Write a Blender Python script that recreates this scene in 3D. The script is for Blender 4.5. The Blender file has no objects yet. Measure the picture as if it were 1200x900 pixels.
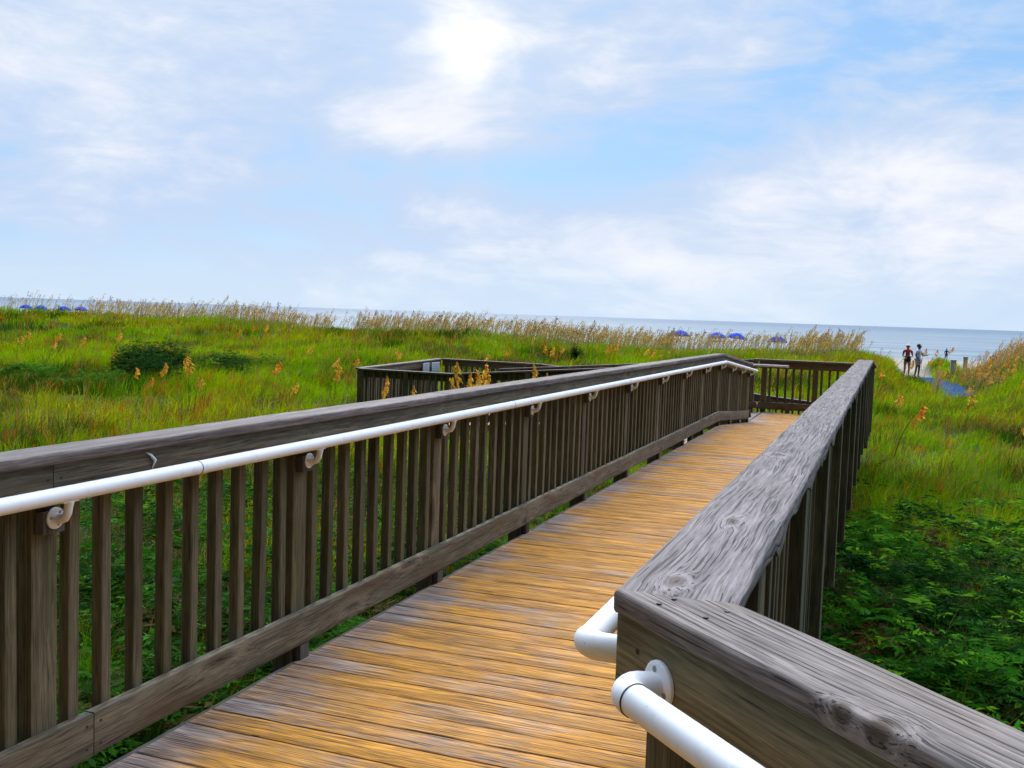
import bpy, bmesh, math, random
import numpy as np
from mathutils import Vector, Matrix, noise as mnoise
S = bpy.context.scene
COL = S.collection
rng = np.random.default_rng(7)
random.seed(7)
R = math.radians

# ------------------------------------------------------------------ camera
YAW, PITCH, ROLL, FPX, EYE = R(20.35), R(3.95), R(1.907), 1187.0, 1.516
fwd = Vector((-math.sin(YAW)*math.cos(PITCH), math.cos(YAW)*math.cos(PITCH), -math.sin(PITCH)))
rt0 = Vector((math.cos(YAW), math.sin(YAW), 0)); up0 = rt0.cross(fwd)
rt = rt0*math.cos(ROLL) + up0*math.sin(ROLL)
up = -rt0*math.sin(ROLL) + up0*math.cos(ROLL)
cd = bpy.data.cameras.new('camera'); cam = bpy.data.objects.new('camera', cd); COL.objects.link(cam)
cam.matrix_world = Matrix(((rt.x, up.x, -fwd.x, 0), (rt.y, up.y, -fwd.y, 0), (rt.z, up.z, -fwd.z, EYE), (0, 0, 0, 1)))
cd.sensor_width = 36; cd.lens = 36*FPX/1200; cd.clip_start = .05; cd.clip_end = 60000
S.camera = cam

# ------------------------------------------------------------------ node helpers
class NT:
    def __init__(self, tree): self.t = tree; self.n = tree.nodes; self.l = tree.links
    def node(self, typ, ins=None, **kw):
        n = self.n.new(typ)
        for k, v in kw.items(): setattr(n, k, v)
        for k, v in (ins or {}).items(): self.put(n.inputs[k], v)
        return n
    def put(self, sock, v):
        if hasattr(v, 'links') or isinstance(v, bpy.types.NodeSocket): self.l.new(v, sock)
        else: sock.default_value = v
    def m(self, op, a, b=0., c=0., clamp=False):
        n = self.n.new('ShaderNodeMath'); n.operation = op; n.use_clamp = clamp
        for i, v in enumerate((a, b, c)): self.put(n.inputs[i], v)
        return n.outputs[0]
    def comb(self, x, y, z):
        n = self.n.new('ShaderNodeCombineXYZ')
        for i, v in enumerate((x, y, z)): self.put(n.inputs[i], v)
        return n.outputs[0]
    def sep(self, v):
        n = self.n.new('ShaderNodeSeparateXYZ'); self.put(n.inputs[0], v); return n.outputs
    def vm(self, op, a, b=(0, 0, 0)):
        n = self.n.new('ShaderNodeVectorMath'); n.operation = op
        self.put(n.inputs[0], a); self.put(n.inputs[1], b)
        return n.outputs['Value'] if op in ('LENGTH', 'DOT_PRODUCT', 'DISTANCE') else n.outputs[0]
    def noise(self, v, scale=1., detail=3., rough=.55, out='Fac', dist=0.):
        n = self.node('ShaderNodeTexNoise', {'Vector': v, 'Scale': scale, 'Detail': detail, 'Roughness': rough, 'Distortion': dist})
        return n.outputs[out]
    def ss(self, v, a, b, lo=0., hi=1.):
        n = self.n.new('ShaderNodeMapRange'); n.interpolation_type = 'SMOOTHSTEP'
        self.put(n.inputs[0], v); n.inputs[1].default_value = a; n.inputs[2].default_value = b
        n.inputs[3].default_value = lo; n.inputs[4].default_value = hi
        return n.outputs[0]
    def mix(self, f, a, b, blend='MIX'):
        n = self.n.new('ShaderNodeMix'); n.data_type = 'RGBA'; n.blend_type = blend
        self.put(n.inputs[0], f)
        for i, v in ((6, a), (7, b)):
            self.put(n.inputs[i], v if not isinstance(v, tuple) or len(v) == 4 else (*v, 1))
        return n.outputs[2]

def newmat(name):
    m = bpy.data.materials.new(name); m.use_nodes = True
    m.node_tree.nodes.clear(); g = NT(m.node_tree)
    out = g.node('ShaderNodeOutputMaterial')
    return m, g, out

def plain(name, col, rough=.5, var=.12, scale=30., spec=.4):
    m, g, out = newmat(name)
    tc = g.node('ShaderNodeTexCoord').outputs['Object']
    n = g.noise(tc, scale, 3)
    k = g.ss(n, .3, .7, 1-var, 1+var)
    c = g.mix(1., (*col, 1), g.comb(k, k, k), 'MULTIPLY')
    b = g.node('ShaderNodeBsdfPrincipled', {'Base Color': c, 'Roughness': rough, 'Specular IOR Level': spec})
    g.l.new(b.outputs[0], out.inputs[0])
    return m

def wood(name, dark, light, stain=(.05, .05, .02), stain_amt=.5, knots=None, vknots=True, grain=105., bump=.5, crack=.66, orange=None, rough=.75):
    """weathered wood; 'gc' holds grain coordinates in metres (along, across, depth)"""
    m, g, out = newmat(name)
    at = g.node('ShaderNodeAttribute', attribute_name='gc').outputs['Vector']
    if knots is None:
        rd = g.node('ShaderNodeObjectInfo').outputs['Random']
        at = g.vm('ADD', at, g.comb(g.m('MULTIPLY', rd, 53.), g.m('MULTIPLY', rd, 7.), 0.))
    x, y, z = g.sep(at)
    low = g.noise(g.vm('MULTIPLY', at, (1.6, 9., 9.)), 1., 2.)
    w = g.m('MULTIPLY', g.m('SUBTRACT', low, .5), .036)
    kn = None; kd = 0.
    jit = g.noise(g.vm('MULTIPLY', at, (16., 45., 45.)), 1., 3.); jit = g.m('MULTIPLY_ADD', jit, 1.5, -.75)
    tone = g.noise(g.vm('MULTIPLY', at, (2.2, 14., 14.)), 1., 3.)
    if knots:
        for (kx, ky, kr, kel, kz) in knots:
            d = g.vm('LENGTH', g.comb(g.m('MULTIPLY', g.m('SUBTRACT', x, kx), 1/(kr*kel)), g.m('MULTIPLY', g.m('SUBTRACT', y, ky), 1/kr), g.m('MULTIPLY', g.m('SUBTRACT', z, .01), kz/kr)))
            d = g.m('ADD', d, jit)
            e = g.m('POWER', 2.718, g.m('MULTIPLY', g.m('MULTIPLY', d, d), -.30))
            w = g.m('ADD', w, g.m('MULTIPLY', e, .032))
            kn = d if kn is None else g.m('MINIMUM', kn, d)
    elif vknots:
        vo = g.node('ShaderNodeTexVoronoi', {'Vector': g.comb(g.m('MULTIPLY', x, 1.7), g.m('MULTIPLY', y, 7.), g.m('MULTIPLY', z, 7.)), 'Scale': 1., 'Randomness': 1.})
        on = g.m('GREATER_THAN', g.sep(vo.outputs['Color'])[0], .45)
        d = g.m('MULTIPLY', vo.outputs['Distance'], 7.)
        d = g.m('ADD', d, g.m('MULTIPLY', g.m('SUBTRACT', 1., on), 30.))
        e = g.m('POWER', 2.718, g.m('MULTIPLY', g.m('MULTIPLY', d, d), -.16))
        w = g.m('ADD', w, g.m('MULTIPLY', e, .045)); kn = d
    v = g.m('ADD', y, w); v2 = g.m('ADD', z, g.m('MULTIPLY', w, .6))
    ring = g.noise(g.comb(g.m('MULTIPLY', x, .7), g.m('MULTIPLY', v, grain), g.m('MULTIPLY', v2, grain)), 1., 4., .62)
    fine = g.noise(g.comb(g.m('MULTIPLY', x, 5.), g.m('MULTIPLY', v, 330.), g.m('MULTIPLY', v2, 330.)), 1., 2.)
    crk = g.noise(g.comb(g.m('MULTIPLY', x, 3.2), g.m('MULTIPLY', v, 190.), g.m('MULTIPLY', v2, 190.)), 1., 1.)
    crk = g.ss(crk, crack, crack+.07)
    mid = g.noise(g.comb(g.m('MULTIPLY', x, 9.), g.m('MULTIPLY', v, 150.), g.m('MULTIPLY', v2, 150.)), 1., 3., .7)
    f = g.m('ADD', g.m('MULTIPLY_ADD', g.ss(ring, .28, .72), .5, .25), g.m('ADD', g.m('MULTIPLY', g.m('SUBTRACT', fine, .5), .8), g.m('MULTIPLY', g.m('SUBTRACT', mid, .5), 1.6)), clamp=True)
    c = g.mix(f, dark, light)
    pat = g.noise(g.vm('MULTIPLY', at, (1.3, 5., 5.)), 1., 4., .6)
    c = g.mix(g.m('MULTIPLY', g.ss(pat, .5, .72), stain_amt), c, stain)
    if orange:
        wx = g.sep(g.node('ShaderNodeNewGeometry').outputs['Position'])
        pr = g.node('ShaderNodeAttribute', attribute_name='rnd').outputs['Fac']
        o = g.m('MULTIPLY_ADD', g.noise(g.comb(g.m('MULTIPLY', wx[0], 1.6), g.m('MULTIPLY', wx[1], .9), g.m('MULTIPLY', pr, 3.)), 1., 5., .7), .9, .10)
        edge = g.ss(wx[0], -2.30, -1.95, -.20, 0.06)
        far = g.ss(wx[1], 5., 14., .03, -.02)
        o = g.m('ADD', g.m('ADD', g.m('ADD', o, edge), far), g.m('MULTIPLY', g.m('SUBTRACT', pr, .5), .30))
        fib = g.noise(g.comb(g.m('MULTIPLY', x, 5.5), g.m('MULTIPLY', y, 170.), 0.), 1., 4., .65)
        o = g.m('ADD', g.m('ADD', o, .03), g.m('MULTIPLY', g.m('SUBTRACT', fib, .5), 1.05))
        oc = g.mix(f, orange[0], orange[1])
        c = g.mix(g.ss(o, .25, .66), c, oc)
    tv_ = g.ss(tone, .3, .7, .78, 1.18); c = g.mix(1., c, g.comb(tv_, tv_, tv_), 'MULTIPLY')
    if kn is not None:
        heart = g.ss(kn, .55, 1.25, 1., 0.)
        rim = g.m('MULTIPLY', g.ss(kn, 1.1, 1.5), g.ss(kn, 1.6, 2.6, 1., 0.))
        c = g.mix(g.m('MULTIPLY', rim, .3), c, tuple(min(1, q*1.4) for q in light))
        c = g.mix(g.m('MULTIPLY', heart, .75), c, (.075, .045, .028))
        core = g.ss(kn, .12, .4, 1., 0.)
        c = g.mix(g.m('MULTIPLY', core, .8), c, (.015, .01, .008))
    if knots is None and not orange:
        vv = g.m('MULTIPLY_ADD', rd, .55, .72); c = g.mix(1., c, g.comb(vv, g.m('MULTIPLY', vv, g.m('MULTIPLY_ADD', rd, -.06, 1.03)), vv), 'MULTIPLY')
    c = g.mix(g.m('MULTIPLY', crk, .8), c, (.018, .015, .013))
    h = g.m('SUBTRACT', g.m('ADD', g.m('MULTIPLY', ring, .5), g.m('MULTIPLY', fine, .25)), crk)
    bp = g.node('ShaderNodeBump', {'Height': h, 'Strength': bump, 'Distance': .004})
    b = g.node('ShaderNodeBsdfPrincipled', {'Base Color': c, 'Roughness': rough, 'Specular IOR Level': .3, 'Normal': bp.outputs[0]})
    g.l.new(b.outputs[0], out.inputs[0])
    return m

M = {}
GREY_D, GREY_L = (.045, .033, .028), (.26, .212, .195)
M['cap'] = wood('weathered_cap_wood', GREY_D, GREY_L, (.12, .09, .075), .5)
M['board'] = wood('weathered_board_wood', (.036, .028, .018), (.22, .18, .115), (.10, .055, .025), .8)
M['mossy'] = wood('mossy_board_wood', (.06, .05, .025), (.24, .20, .10), (.17, .16, .008), .9)
M['post'] = wood('railing_post_wood', (.05, .04, .024), (.21, .175, .10), (.07, .06, .02), .5, bump=.4)
M['bal'] = wood('baluster_wood', (.040, .033, .018), (.19, .16, .092), (.07, .065, .015), .5, bump=.3, vknots=False)
M['deck'] = wood('deck_plank_wood', (.11, .08, .065), (.42, .34, .31), (.24, .13, .06), .5, vknots=False, grain=85., bump=.7, crack=.57,
                 orange=((.21, .078, .014), (.78, .345, .032)), rough=.8)
M['rough'] = wood('hidden_beam_wood', (.05, .042, .036), (.13, .115, .10), vknots=False)
M['nail'] = plain('rusted_nail', (.03, .022, .02), .6)
M['screw'] = plain('dull_steel_screw', (.30, .29, .28), .45)
M['shadowgap'] = plain('dark_joint', (.02, .018, .016), .9)

def metal_white():
    m, g, out = newmat('white_coated_pipe')
    tc = g.node('ShaderNodeTexCoord').outputs['Object']
    n = g.noise(tc, 22., 6, .7); sp = g.noise(tc, 160., 2)
    c = g.mix(g.ss(n, .5, .8), (.88, .88, .90), (.70, .69, .69))
    c = g.mix(g.m('MULTIPLY', g.ss(sp, .70, .78), .7), c, (.30, .24, .2))
    b = g.node('ShaderNodeBsdfPrincipled', {'Base Color': c, 'Roughness': .5, 'Specular IOR Level': .4})
    g.l.new(b.outputs[0], out.inputs[0]); return m
M['pipe'] = metal_white()

def leafmat(name, transl=.4, gloss=.25):
    m, g, out = newmat(name)
    c = g.node('ShaderNodeAttribute', attribute_name='col').outputs['Color']
    rd = g.node('ShaderNodeObjectInfo').outputs['Random']
    hs = g.node('ShaderNodeHueSaturation', {'Color': c, 'Value': g.m('MULTIPLY_ADD', rd, .3, .85)}).outputs[0]
    d = g.node('ShaderNodeBsdfPrincipled', {'Base Color': hs, 'Roughness': .7, 'Specular IOR Level': gloss})
    t = g.node('ShaderNodeBsdfTranslucent', {'Color': hs})
    mx = g.node('ShaderNodeMixShader', {0: transl, 1: d.outputs[0], 2: t.outputs[0]})
    g.l.new(mx.outputs[0], out.inputs[0]); return m
M['grass'] = leafmat('grass_blades', .45, .04)
M['leaf'] = leafmat('leaf_green', .35, .03)
M['oat'] = leafmat('sea_oat_straw', .5, .05)

# ------------------------------------------------------------------ mesh builder
class MB:
    def __init__(self): self.v = []; self.f = []; self.g = []; self.m = []; self.r = []
    def add(self, vs, fs, gc=None, mi=0, rnd=0.):
        o = len(self.v); self.v += [tuple(q) for q in vs]; self.f += [tuple(i+o for i in q) for q in fs]
        self.g += [tuple(q) for q in (gc if gc is not None else vs)]; self.m += [mi]*len(fs); self.r += [rnd]*len(vs)
    def board(self, p0, p1, upv, w, t, rad=.004, step=None, wob=0., off=None, mi=0, rnd=0., ncor=2, cut0=0., cut1=0., lip=None, seed=0.):
        """swept rounded rectangle; w across (side = dir x up), t along up; p0,p1 = centre line ends. cut: shear of an end along the length per metre of side"""
        p0 = Vector(p0); p1 = Vector(p1); d = p1-p0; L = d.length; d.normalize()
        u = Vector(upv); u = (u-d*u.dot(d)).normalized(); s = d.cross(u)
        prof = []
        for cx, cy, a0 in ((1, 1, 0), (-1, 1, 90), (-1, -1, 180), (1, -1, 270)):
            for k in range(ncor+1 if ncor > 1 else 2):
                n = ncor if ncor > 1 else 1
                a = R(a0+90*k/n); prof.append((cx*(w/2-rad)+rad*math.cos(a), cy*(t/2-rad)+rad*math.sin(a)))
        if wob > 0:      # extra points across the wide faces
            pp = []
            for i, q in enumerate(prof):
                pp.append(q); nx = prof[(i+1) % len(prof)]
                dd = math.hypot(nx[0]-q[0], nx[1]-q[1]); k = int(dd/.02)
                for j in range(1, k): pp.append((q[0]+(nx[0]-q[0])*j/k, q[1]+(nx[1]-q[1])*j/k))
            prof = pp
        ns = max(1, int(L/step)) if step else 1
        off = off or (random.uniform(0, 40), random.uniform(0, 9), random.uniform(0, 9))
        vs = []; gs = []; n = len(prof)
        for i in range(ns+1):
            q = i/ns
            for a, b in prof:
                al = q*L + (cut0*a*(1-q) + cut1*a*q)
                P = p0+d*al+s*a+u*b
                if wob > 0:
                    k = 0 if i in (0, ns) and False else 1
                    nz = mnoise.noise_vector(Vector((al*2.2+seed, a*24, b*24)))*wob + mnoise.noise_vector(Vector((al*9+seed, a*40, b*40)))*wob*.5
                    P = P + (s*nz.x+u*nz.y)*k
                if lip: P = P + lip(al, a, b, s, u)
                vs.append(P); gs.append((al+off[0], a+off[1], b+off[2]))
        fs = []
        for i in range(ns):
            for j in range(n):
                fs.append((i*n+j, i*n+(j+1) % n, (i+1)*n+(j+1) % n, (i+1)*n+j))
        fs.append(tuple(range(n-1, -1, -1))); fs.append(tuple(ns*n+j for j in range(n)))
        fs = [tuple(reversed(f)) for f in fs]
        self.add(vs, fs, gs, mi, rnd); return self
    def tube(self, pts, r, n=16, mi=0, caps=True):
        pts = [Vector(p) for p in pts]; rs = r if isinstance(r, (list, tuple)) else [r]*len(pts)
        t0 = (pts[1]-pts[0]).normalized(); a = t0.orthogonal().normalized()
        vs = []; N = len(pts)
        for i, p in enumerate(pts):
            t = ((pts[min(i+1, N-1)]-p).normalized() if i < N-1 else Vector()) + ((p-pts[max(i-1, 0)]).normalized() if i else Vector())
            t.normalize(); a = (a-t*a.dot(t)).normalized(); b = t.cross(a)
            for k in range(n):
                th = 2*math.pi*k/n; vs.append(p+(a*math.cos(th)+b*math.sin(th))*rs[i])
        fs = [(i*n+j, i*n+(j+1) % n, (i+1)*n+(j+1) % n, (i+1)*n+j) for i in range(N-1) for j in range(n)]
        if caps: fs += [tuple(range(n-1, -1, -1)), tuple((N-1)*n+j for j in range(n))]
        self.add(vs, fs, None, mi); return self
    def ball(self, c, rx, ry, rz, nu=14, nv=9, mi=0):
        vs = []; fs = []
        for i in range(nv+1):
            ph = math.pi*i/nv
            for j in range(nu):
                th = 2*math.pi*j/nu
                vs.append((c[0]+rx*math.sin(ph)*math.cos(th), c[1]+ry*math.sin(ph)*math.sin(th), c[2]+rz*math.cos(ph)))
        for i in range(nv):
            for j in range(nu): fs.append((i*nu+j, (i+1)*nu+j, (i+1)*nu+(j+1) % nu, i*nu+(j+1) % nu))
        self.add(vs, fs, None, mi); return self
    def build(self, name, mats, parent=None, smooth=True, ang=38, origin=None):
        me = bpy.data.meshes.new(name)
        o = Vector(origin) if origin else Vector((0, 0, 0))
        me.from_pydata([tuple(Vector(q)-o) for q in self.v], [], self.f)
        at = me.attributes.new('gc', 'FLOAT_VECTOR', 'POINT'); at.data.foreach_set('vector', np.array(self.g, 'f').ravel())
        at = me.attributes.new('rnd', 'FLOAT', 'POINT'); at.data.foreach_set('value', np.array(self.r, 'f'))
        for mt in (mats if isinstance(mats, (list, tuple)) else [mats]): me.materials.append(mt)
        me.polygons.foreach_set('material_index', np.array(self.m, 'i'))
        if smooth:
            me.shade_smooth(); me.set_sharp_from_angle(angle=R(ang))
        me.update()
        ob = bpy.data.objects.new(name, me); COL.objects.link(ob); ob.location = o
        if parent is not None:
            ob.parent = parent; ob.location = o - Vector(world_loc(parent))
        return ob

WL = {}
def world_loc(o):
    p = Vector(o.location)
    while o.parent: o = o.parent; p += Vector(o.location)
    return p
def tag(o, label=None, cat=None, group=None, kind=None):
    if label: o['label'] = label
    if cat: o['category'] = cat
    if group: o['group'] = group
    if kind: o['kind'] = kind
    return o
def empty(name, loc=(0, 0, 0)):
    o = bpy.data.objects.new(name, None); COL.objects.link(o); o.location = loc; o.empty_display_size = .2; return o

# ------------------------------------------------------------------ boardwalk geometry
XL, XR = -2.281, -.404
YB, YE, YL = 15.2, 18.6, 20.95           # bend, end of the slope, far edge of the landing
def zdeck(y):
    if y < YB: return -.0024*y
    if y < YE: return -.0024*YB - .076*(y-YB)
    return -.0024*YB - .076*(YE-YB)
ZL = zdeck(YE)

# planks (the deck is the path of the place)
dk = MB(); y = -2.6; k = 0
PW, GAP = .1335, .006
while y < YL-.02:
    yc = y+PW/2
    x0 = -2.318 if yc > .9 else max(-2.318, -1.46-yc+.02)
    if yc > YE+.1: x0 = -2.318
    x1 = -.372 if yc > 1.66 else min(2.2, 1.2-yc-.04)
    if yc < .9: x0 = -1.46-yc+.02
    z0 = zdeck(y)-.019; z1 = zdeck(y+PW)-.019
    e = random.uniform(-.0012, .0012); j0 = random.uniform(-.004, .004)
    a = Vector((x0+j0, yc, (z0+z1)/2+e)); b = Vector((x1, yc, (z0+z1)/2+e+random.uniform(-.0015, .0015)))
    un = Vector((0, -(z1-z0), PW)).normalized()
    dk.board(a, b, un, PW+random.uniform(-.0015, .001), .038, .004, step=.35, ncor=2, rnd=random.random(), off=(random.uniform(0, 60), random.uniform(0, 20), random.uniform(0, 9)))
    y += PW+GAP; k += 1
# lanes of the switchback: planks across the lane
def lane_z(x): return ZL + (x-(-2.35))/12. if x > -8.25 else ZL + (-8.25+2.35)/12.
x = -2.36
while x > -10.35:
    zc = lane_z(x-PW/2)-.019
    dk.board((x-PW/2, YE+.22, zc), (x-PW/2, YL-.03, zc), (-.083 if x > -8.25 else 0, 0, 1), PW, .038, .003, step=None, rnd=random.random()); x -= PW+GAP
def lane2_z(x): return lane_z(-9) - max(0, (x+8.25))/12.
x = -10.35
while x < -.5:
    zc = lane2_z(x+PW/2)-.019
    dk.board((x+PW/2, YL+.12, zc), (x+PW/2, 24.1, zc), (.083 if x > -8.25 else 0, 0, 1), PW, .038, .003, step=None, rnd=random.random()); x += PW+GAP
dk = dk.build('boardwalk', M['deck'])
tag(dk, 'grey and orange worn plank walkway running towards the sea between two railings', 'boardwalk', kind='structure')
un = MB()
for xx in (-2.3315, -.36):                      # edge strips and joists
    for ya, yb2 in ((-.0 if xx > -1 else .9, YB), (YB, YE), (YE, YL)):
        if xx > -1: ya = max(ya, 1.66)
        un.board((xx, ya, zdeck(ya)-.1), (xx, yb2, zdeck(yb2-.001)-.1), (0, 0, 1), .024, .19, .003, step=1.2)
for xx in (-1.7, -1.05):
    for ya, yb2 in ((1.2, YB), (YB, YE), (YE, YL)):
        un.board((xx, ya, zdeck(ya)-.135), (xx, yb2, zdeck(yb2-.001)-.135), (0, 0, 1), .04, .18, .003)
for yy in np.arange(2.3, 21, 2.86):
    for xx in (-2.15, -.55):
        un.board((xx, yy, -1.7), (xx, yy, zdeck(yy)-.24), (0, 1, 0), .14, .14, .01)
    un.board((-2.3, yy, zdeck(yy)-.30), (-.37, yy, zdeck(yy)-.30), (0, 0, 1), .05, .14, .004)
for xx in np.arange(-10.2, -2.6, 2.5):
    for yy in (18.9, 20.9, 23.9): un.board((xx, yy, -1.8), (xx, yy, min(lane_z(xx), lane2_z(xx))-.05), (0, 1, 0), .12, .12, .01)
un = un.build('boardwalk_substructure', M['rough'])
tag(un, 'dark joists and short posts carrying the boardwalk above the sand', 'boardwalk', kind='structure')

# ------------------------------------------------------------------ railings
SP = .1478
def railing(label, A, B, zA, zB, n, cap_w=.19, off0=0., cap_joints=(), sub_joints=(), toe_joints=(), posts=(), bal=None, hero=None,
            toe=True, cap_mat='cap', cap_wob=.0016, sub_mat='board', post_bot=-.22, group='boardwalk railings', overhang=.03, cut0=0., cut1=0., cap_t=.036, feet=True, bal_bot=.045, cap_ext=(0, 0), sub_h=.14, lip=None, far=False):
    A = Vector((A[0], A[1], 0)); B = Vector((B[0], B[1], 0)); L = (B-A).length; a = (B-A)/L
    n = Vector((n[0], n[1], 0)).normalized(); Z = lambda s: zA+(zB-zA)*s/L
    root = empty('railing', (A.x, A.y, zA)); tag(root, label, 'railing', group)
    dirv = Vector((a.x, a.y, (zB-zA)/L)).normalized()
    P = lambda s, o, h: A + a*s + n*o + Vector((0, 0, Z(s)+h))
    sgn = 1 if (Vector((a.x, a.y, 0)).cross(Vector((0, 0, 1)))).dot(n) > 0 else -1
    st = None if far else .03
    cuts = [0-cap_ext[0]]+list(cap_joints)+[L+cap_ext[1]]
    for i in range(len(cuts)-1):
        s0, s1 = cuts[i]+(.002 if i else 0), cuts[i+1]-(.002 if i < len(cuts)-2 else 0)
        mb = MB(); dz = random.uniform(-.0015, .0015)
        mb.board(P(s0, -cap_w/2, 1.07-cap_t/2+dz), P(s1, -cap_w/2, 1.07-cap_t/2+dz), (0, 0, 1), cap_w, cap_t, .008, step=st or .6, wob=0 if far else cap_wob, ncor=3,
                 cut0=cut0 if i == 0 else 0, cut1=cut1 if i == len(cuts)-2 else 0, seed=random.uniform(0, 90), off=(s0, 0, 0) if hero else None, lip=lip)
        mb.build('cap_rail', hero or M[cap_mat], root, ang=50, origin=P(s0, 0, 0))
    cuts = [0]+list(sub_joints)+[L]
    for i in range(len(cuts)-1):
        s0, s1 = cuts[i]+(.0015 if i else 0), cuts[i+1]-(.0015 if i < len(cuts)-2 else 0); dz = random.uniform(-.002, .002)
        mb = MB().board(P(s0, -overhang-.019, 1.031-sub_h/2+dz), P(s1, -overhang-.019, 1.031-sub_h/2+dz), n, sub_h, .038, .004, step=st or .6, wob=0 if far else .0008, ncor=2, seed=random.uniform(0, 90))
        if not far:
            for s_ in [q for q in posts if s0-.1 < q < s1+.1]:
                for ds in (-.025, .025):
                    for dh in (.985, .925):
                        if s0 < s_+ds < s1: mb.tube([P(s_+ds, -overhang+.0012, dh), P(s_+ds, -overhang-.004, dh)], .0045, 8, mi=1)
        mb.build('top_board', [M[sub_mat], M['nail']], root, origin=P(s0, 0, 0))
    if toe:
        cuts = [0]+list(toe_joints)+[L]
        for i in range(len(cuts)-1):
            s0, s1 = cuts[i]+(.002 if i else 0), cuts[i+1]-(.002 if i < len(cuts)-2 else 0); dz = random.uniform(-.003, .003)
            mb = MB().board(P(s0, -overhang-.019, .137+dz), P(s1, -overhang-.019, .137+dz), n, .142, .038, .005, step=st or .6, wob=0 if far else .0006, ncor=2, seed=random.uniform(0, 90))
            if not far:
                for s_ in list(cuts[1:-1]):
                    for ds in (-.03, .03):
                        for dh in (.10, .175):
                            if s0 < s_+ds < s1: mb.tube([P(s_+ds, -overhang+.0012, dh), P(s_+ds, -overhang-.004, dh)], .005, 8, mi=1)
            mb.build('toe_board', [M['board'], M['nail']], root, origin=P(s0, 0, 0))
    proto = None
    for s_ in posts:
        o = P(s_, -overhang-.085, 0)
        if proto is None:
            mb = MB().board(o+Vector((0, 0, post_bot)), o+Vector((0, 0, 1.03)), n, .105, .092, .006, step=.3, wob=0, ncor=2)
            ob = mb.build('post', M['post'], root, origin=o); proto = ob
        else:
            ob = proto.copy(); COL.objects.link(ob); ob.parent = root; ob.location = o-Vector(root.location)
        ob.rotation_euler.z = random.uniform(-.03, .03)
        if feet and toe:
            fb = MB().board(P(s_, -overhang-.019, -.02), P(s_, -overhang-.019, .064), n, .07, .036, .003)
            fb.build('spacer_block', M['rough'], root, origin=o)
    if bal is not False:
        protos = []
        ps = [-.06]+sorted(posts)+[L+.06]; ss = []
        for q0, q1 in zip(ps[:-1], ps[1:]):
            if q1-q0 < .26: continue
            m_ = max(1, round((q1-q0-.24)/SP)); ss += [q0+.12+(q1-q0-.24)*i/m_ for i in range(m_+1)]
        for s_ in ss:
            if not .015 < s_ < L-.015: continue
            s2 = s_+random.uniform(-.006, .006)
            o = P(s2, -overhang-.0605, 0)
            if len(protos) < 6:
                mb = MB().board(o+Vector((0, 0, bal_bot)), o+Vector((0, 0, 1.028)), n, .045, .042, .003, step=.35, ncor=1)
                ob = mb.build('baluster', M['bal'], root, origin=o); protos.append(ob)
            else:
                ob = random.choice(protos).copy(); COL.objects.link(ob); ob.parent = root; ob.location = o-Vector(root.location)
            ob.rotation_euler = (random.uniform(-.004, .004), random.uniform(-.004, .004), random.uniform(-.05, .05))
    root['L'] = L
    return root, P, L, a, n

def arc(c, u, v, r, a0, a1, k=8):
    return [Vector(c)+Vector(u)*r*math.cos(R(a0+(a1-a0)*i/k))+Vector(v)*r*math.sin(R(a0+(a1-a0)*i/k)) for i in range(k+1)]
def flange(mb, c, ax, r=.036, t=.007):
    c = Vector(c); ax = Vector(ax).normalized()
    mb.tube([c, c+ax*t*.6, c+ax*t*.9, c+ax*t], [r, r, r*.93, r*.82], 24)
    e = ax.orthogonal().normalized(); f = ax.cross(e)
    for k in range(3):
        th = 2.2+k*2.094; q = c+(e*math.cos(th)+f*math.sin(th))*r*.66
        mb.tube([q, q+ax*(t+.0012)], .005, 10, mi=1)
def bracket(P, s_, n, overhang, parent, hh=.947, hz=.868, io=.025):
    """flange on a wood block, arm curving out and up to the pipe"""
    f0 = P(s_, -overhang, hz)
    mb = MB(); flange(mb, f0+n*.001, n, .033)
    z = Vector((0, 0, 1))
    pts = [f0+n*.004, f0+n*.022-z*.002, f0+n*(io+.015)+z*.004, f0+n*(io+.025)+z*.020, f0+n*(io+.0295)+z*.042, f0+n*(io+.03)+z*.056]
    mb.tube(pts, [.016, .0145, .0135, .0125, .0125, .016], 12)
    q = P(s_, io, hh-.0235)
    t = (P(s_+.5, 0, 0)-P(s_-.5, 0, 0)).normalized()
    mb.board(q-t*.03, q+t*.03, (0, 0, 1), .022, .005, .002)
    return mb.build('bracket', [M['pipe'], M['screw']], parent, origin=f0)
def block(P, s_, n, overhang, parent):
    mb = MB().board(P(s_, -overhang-.019, .822), P(s_, -overhang-.019, .889), n, .085, .036, .003)
    return mb.build('bracket_block', M['rough'], parent, origin=P(s_, -.05, .85))

# --- left railing, level run
Y0 = .85
lposts = [2.335-Y0, 3.75-Y0, 5.17-Y0, 6.65-Y0, 8.1-Y0, 9.55-Y0, 11.0-Y0, 12.4-Y0, 13.8-Y0, YB-.06-Y0]
rl, P, L, a, n = railing('long weathered railing with white pipe handrail, along the left edge of the boardwalk', (XL, Y0), (XL, YB), zdeck(Y0), zdeck(YB), (1, 0),
    cap_joints=[5.2-Y0, 9.45-Y0, 12.3-Y0], sub_joints=[2.33-Y0, 6.62-Y0, 10.9-Y0], toe_joints=[2.50-Y0, 6.62-Y0, 10.9-Y0], posts=lposts, bal=.06, cap_w=.145, sub_h=.118)
hr = MB()
pts = [P(s_, .025, .947) for s_ in np.linspace(-.4, L, 24)]
rs2 = [Vector((XL+.025, yy, zdeck(yy)+.947)) for yy in np.linspace(YB+.1, YE+.38, 8)]
hr.tube(pts[:-1]+[P(L-.04, .025, .947)], .0242, 20)
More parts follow.
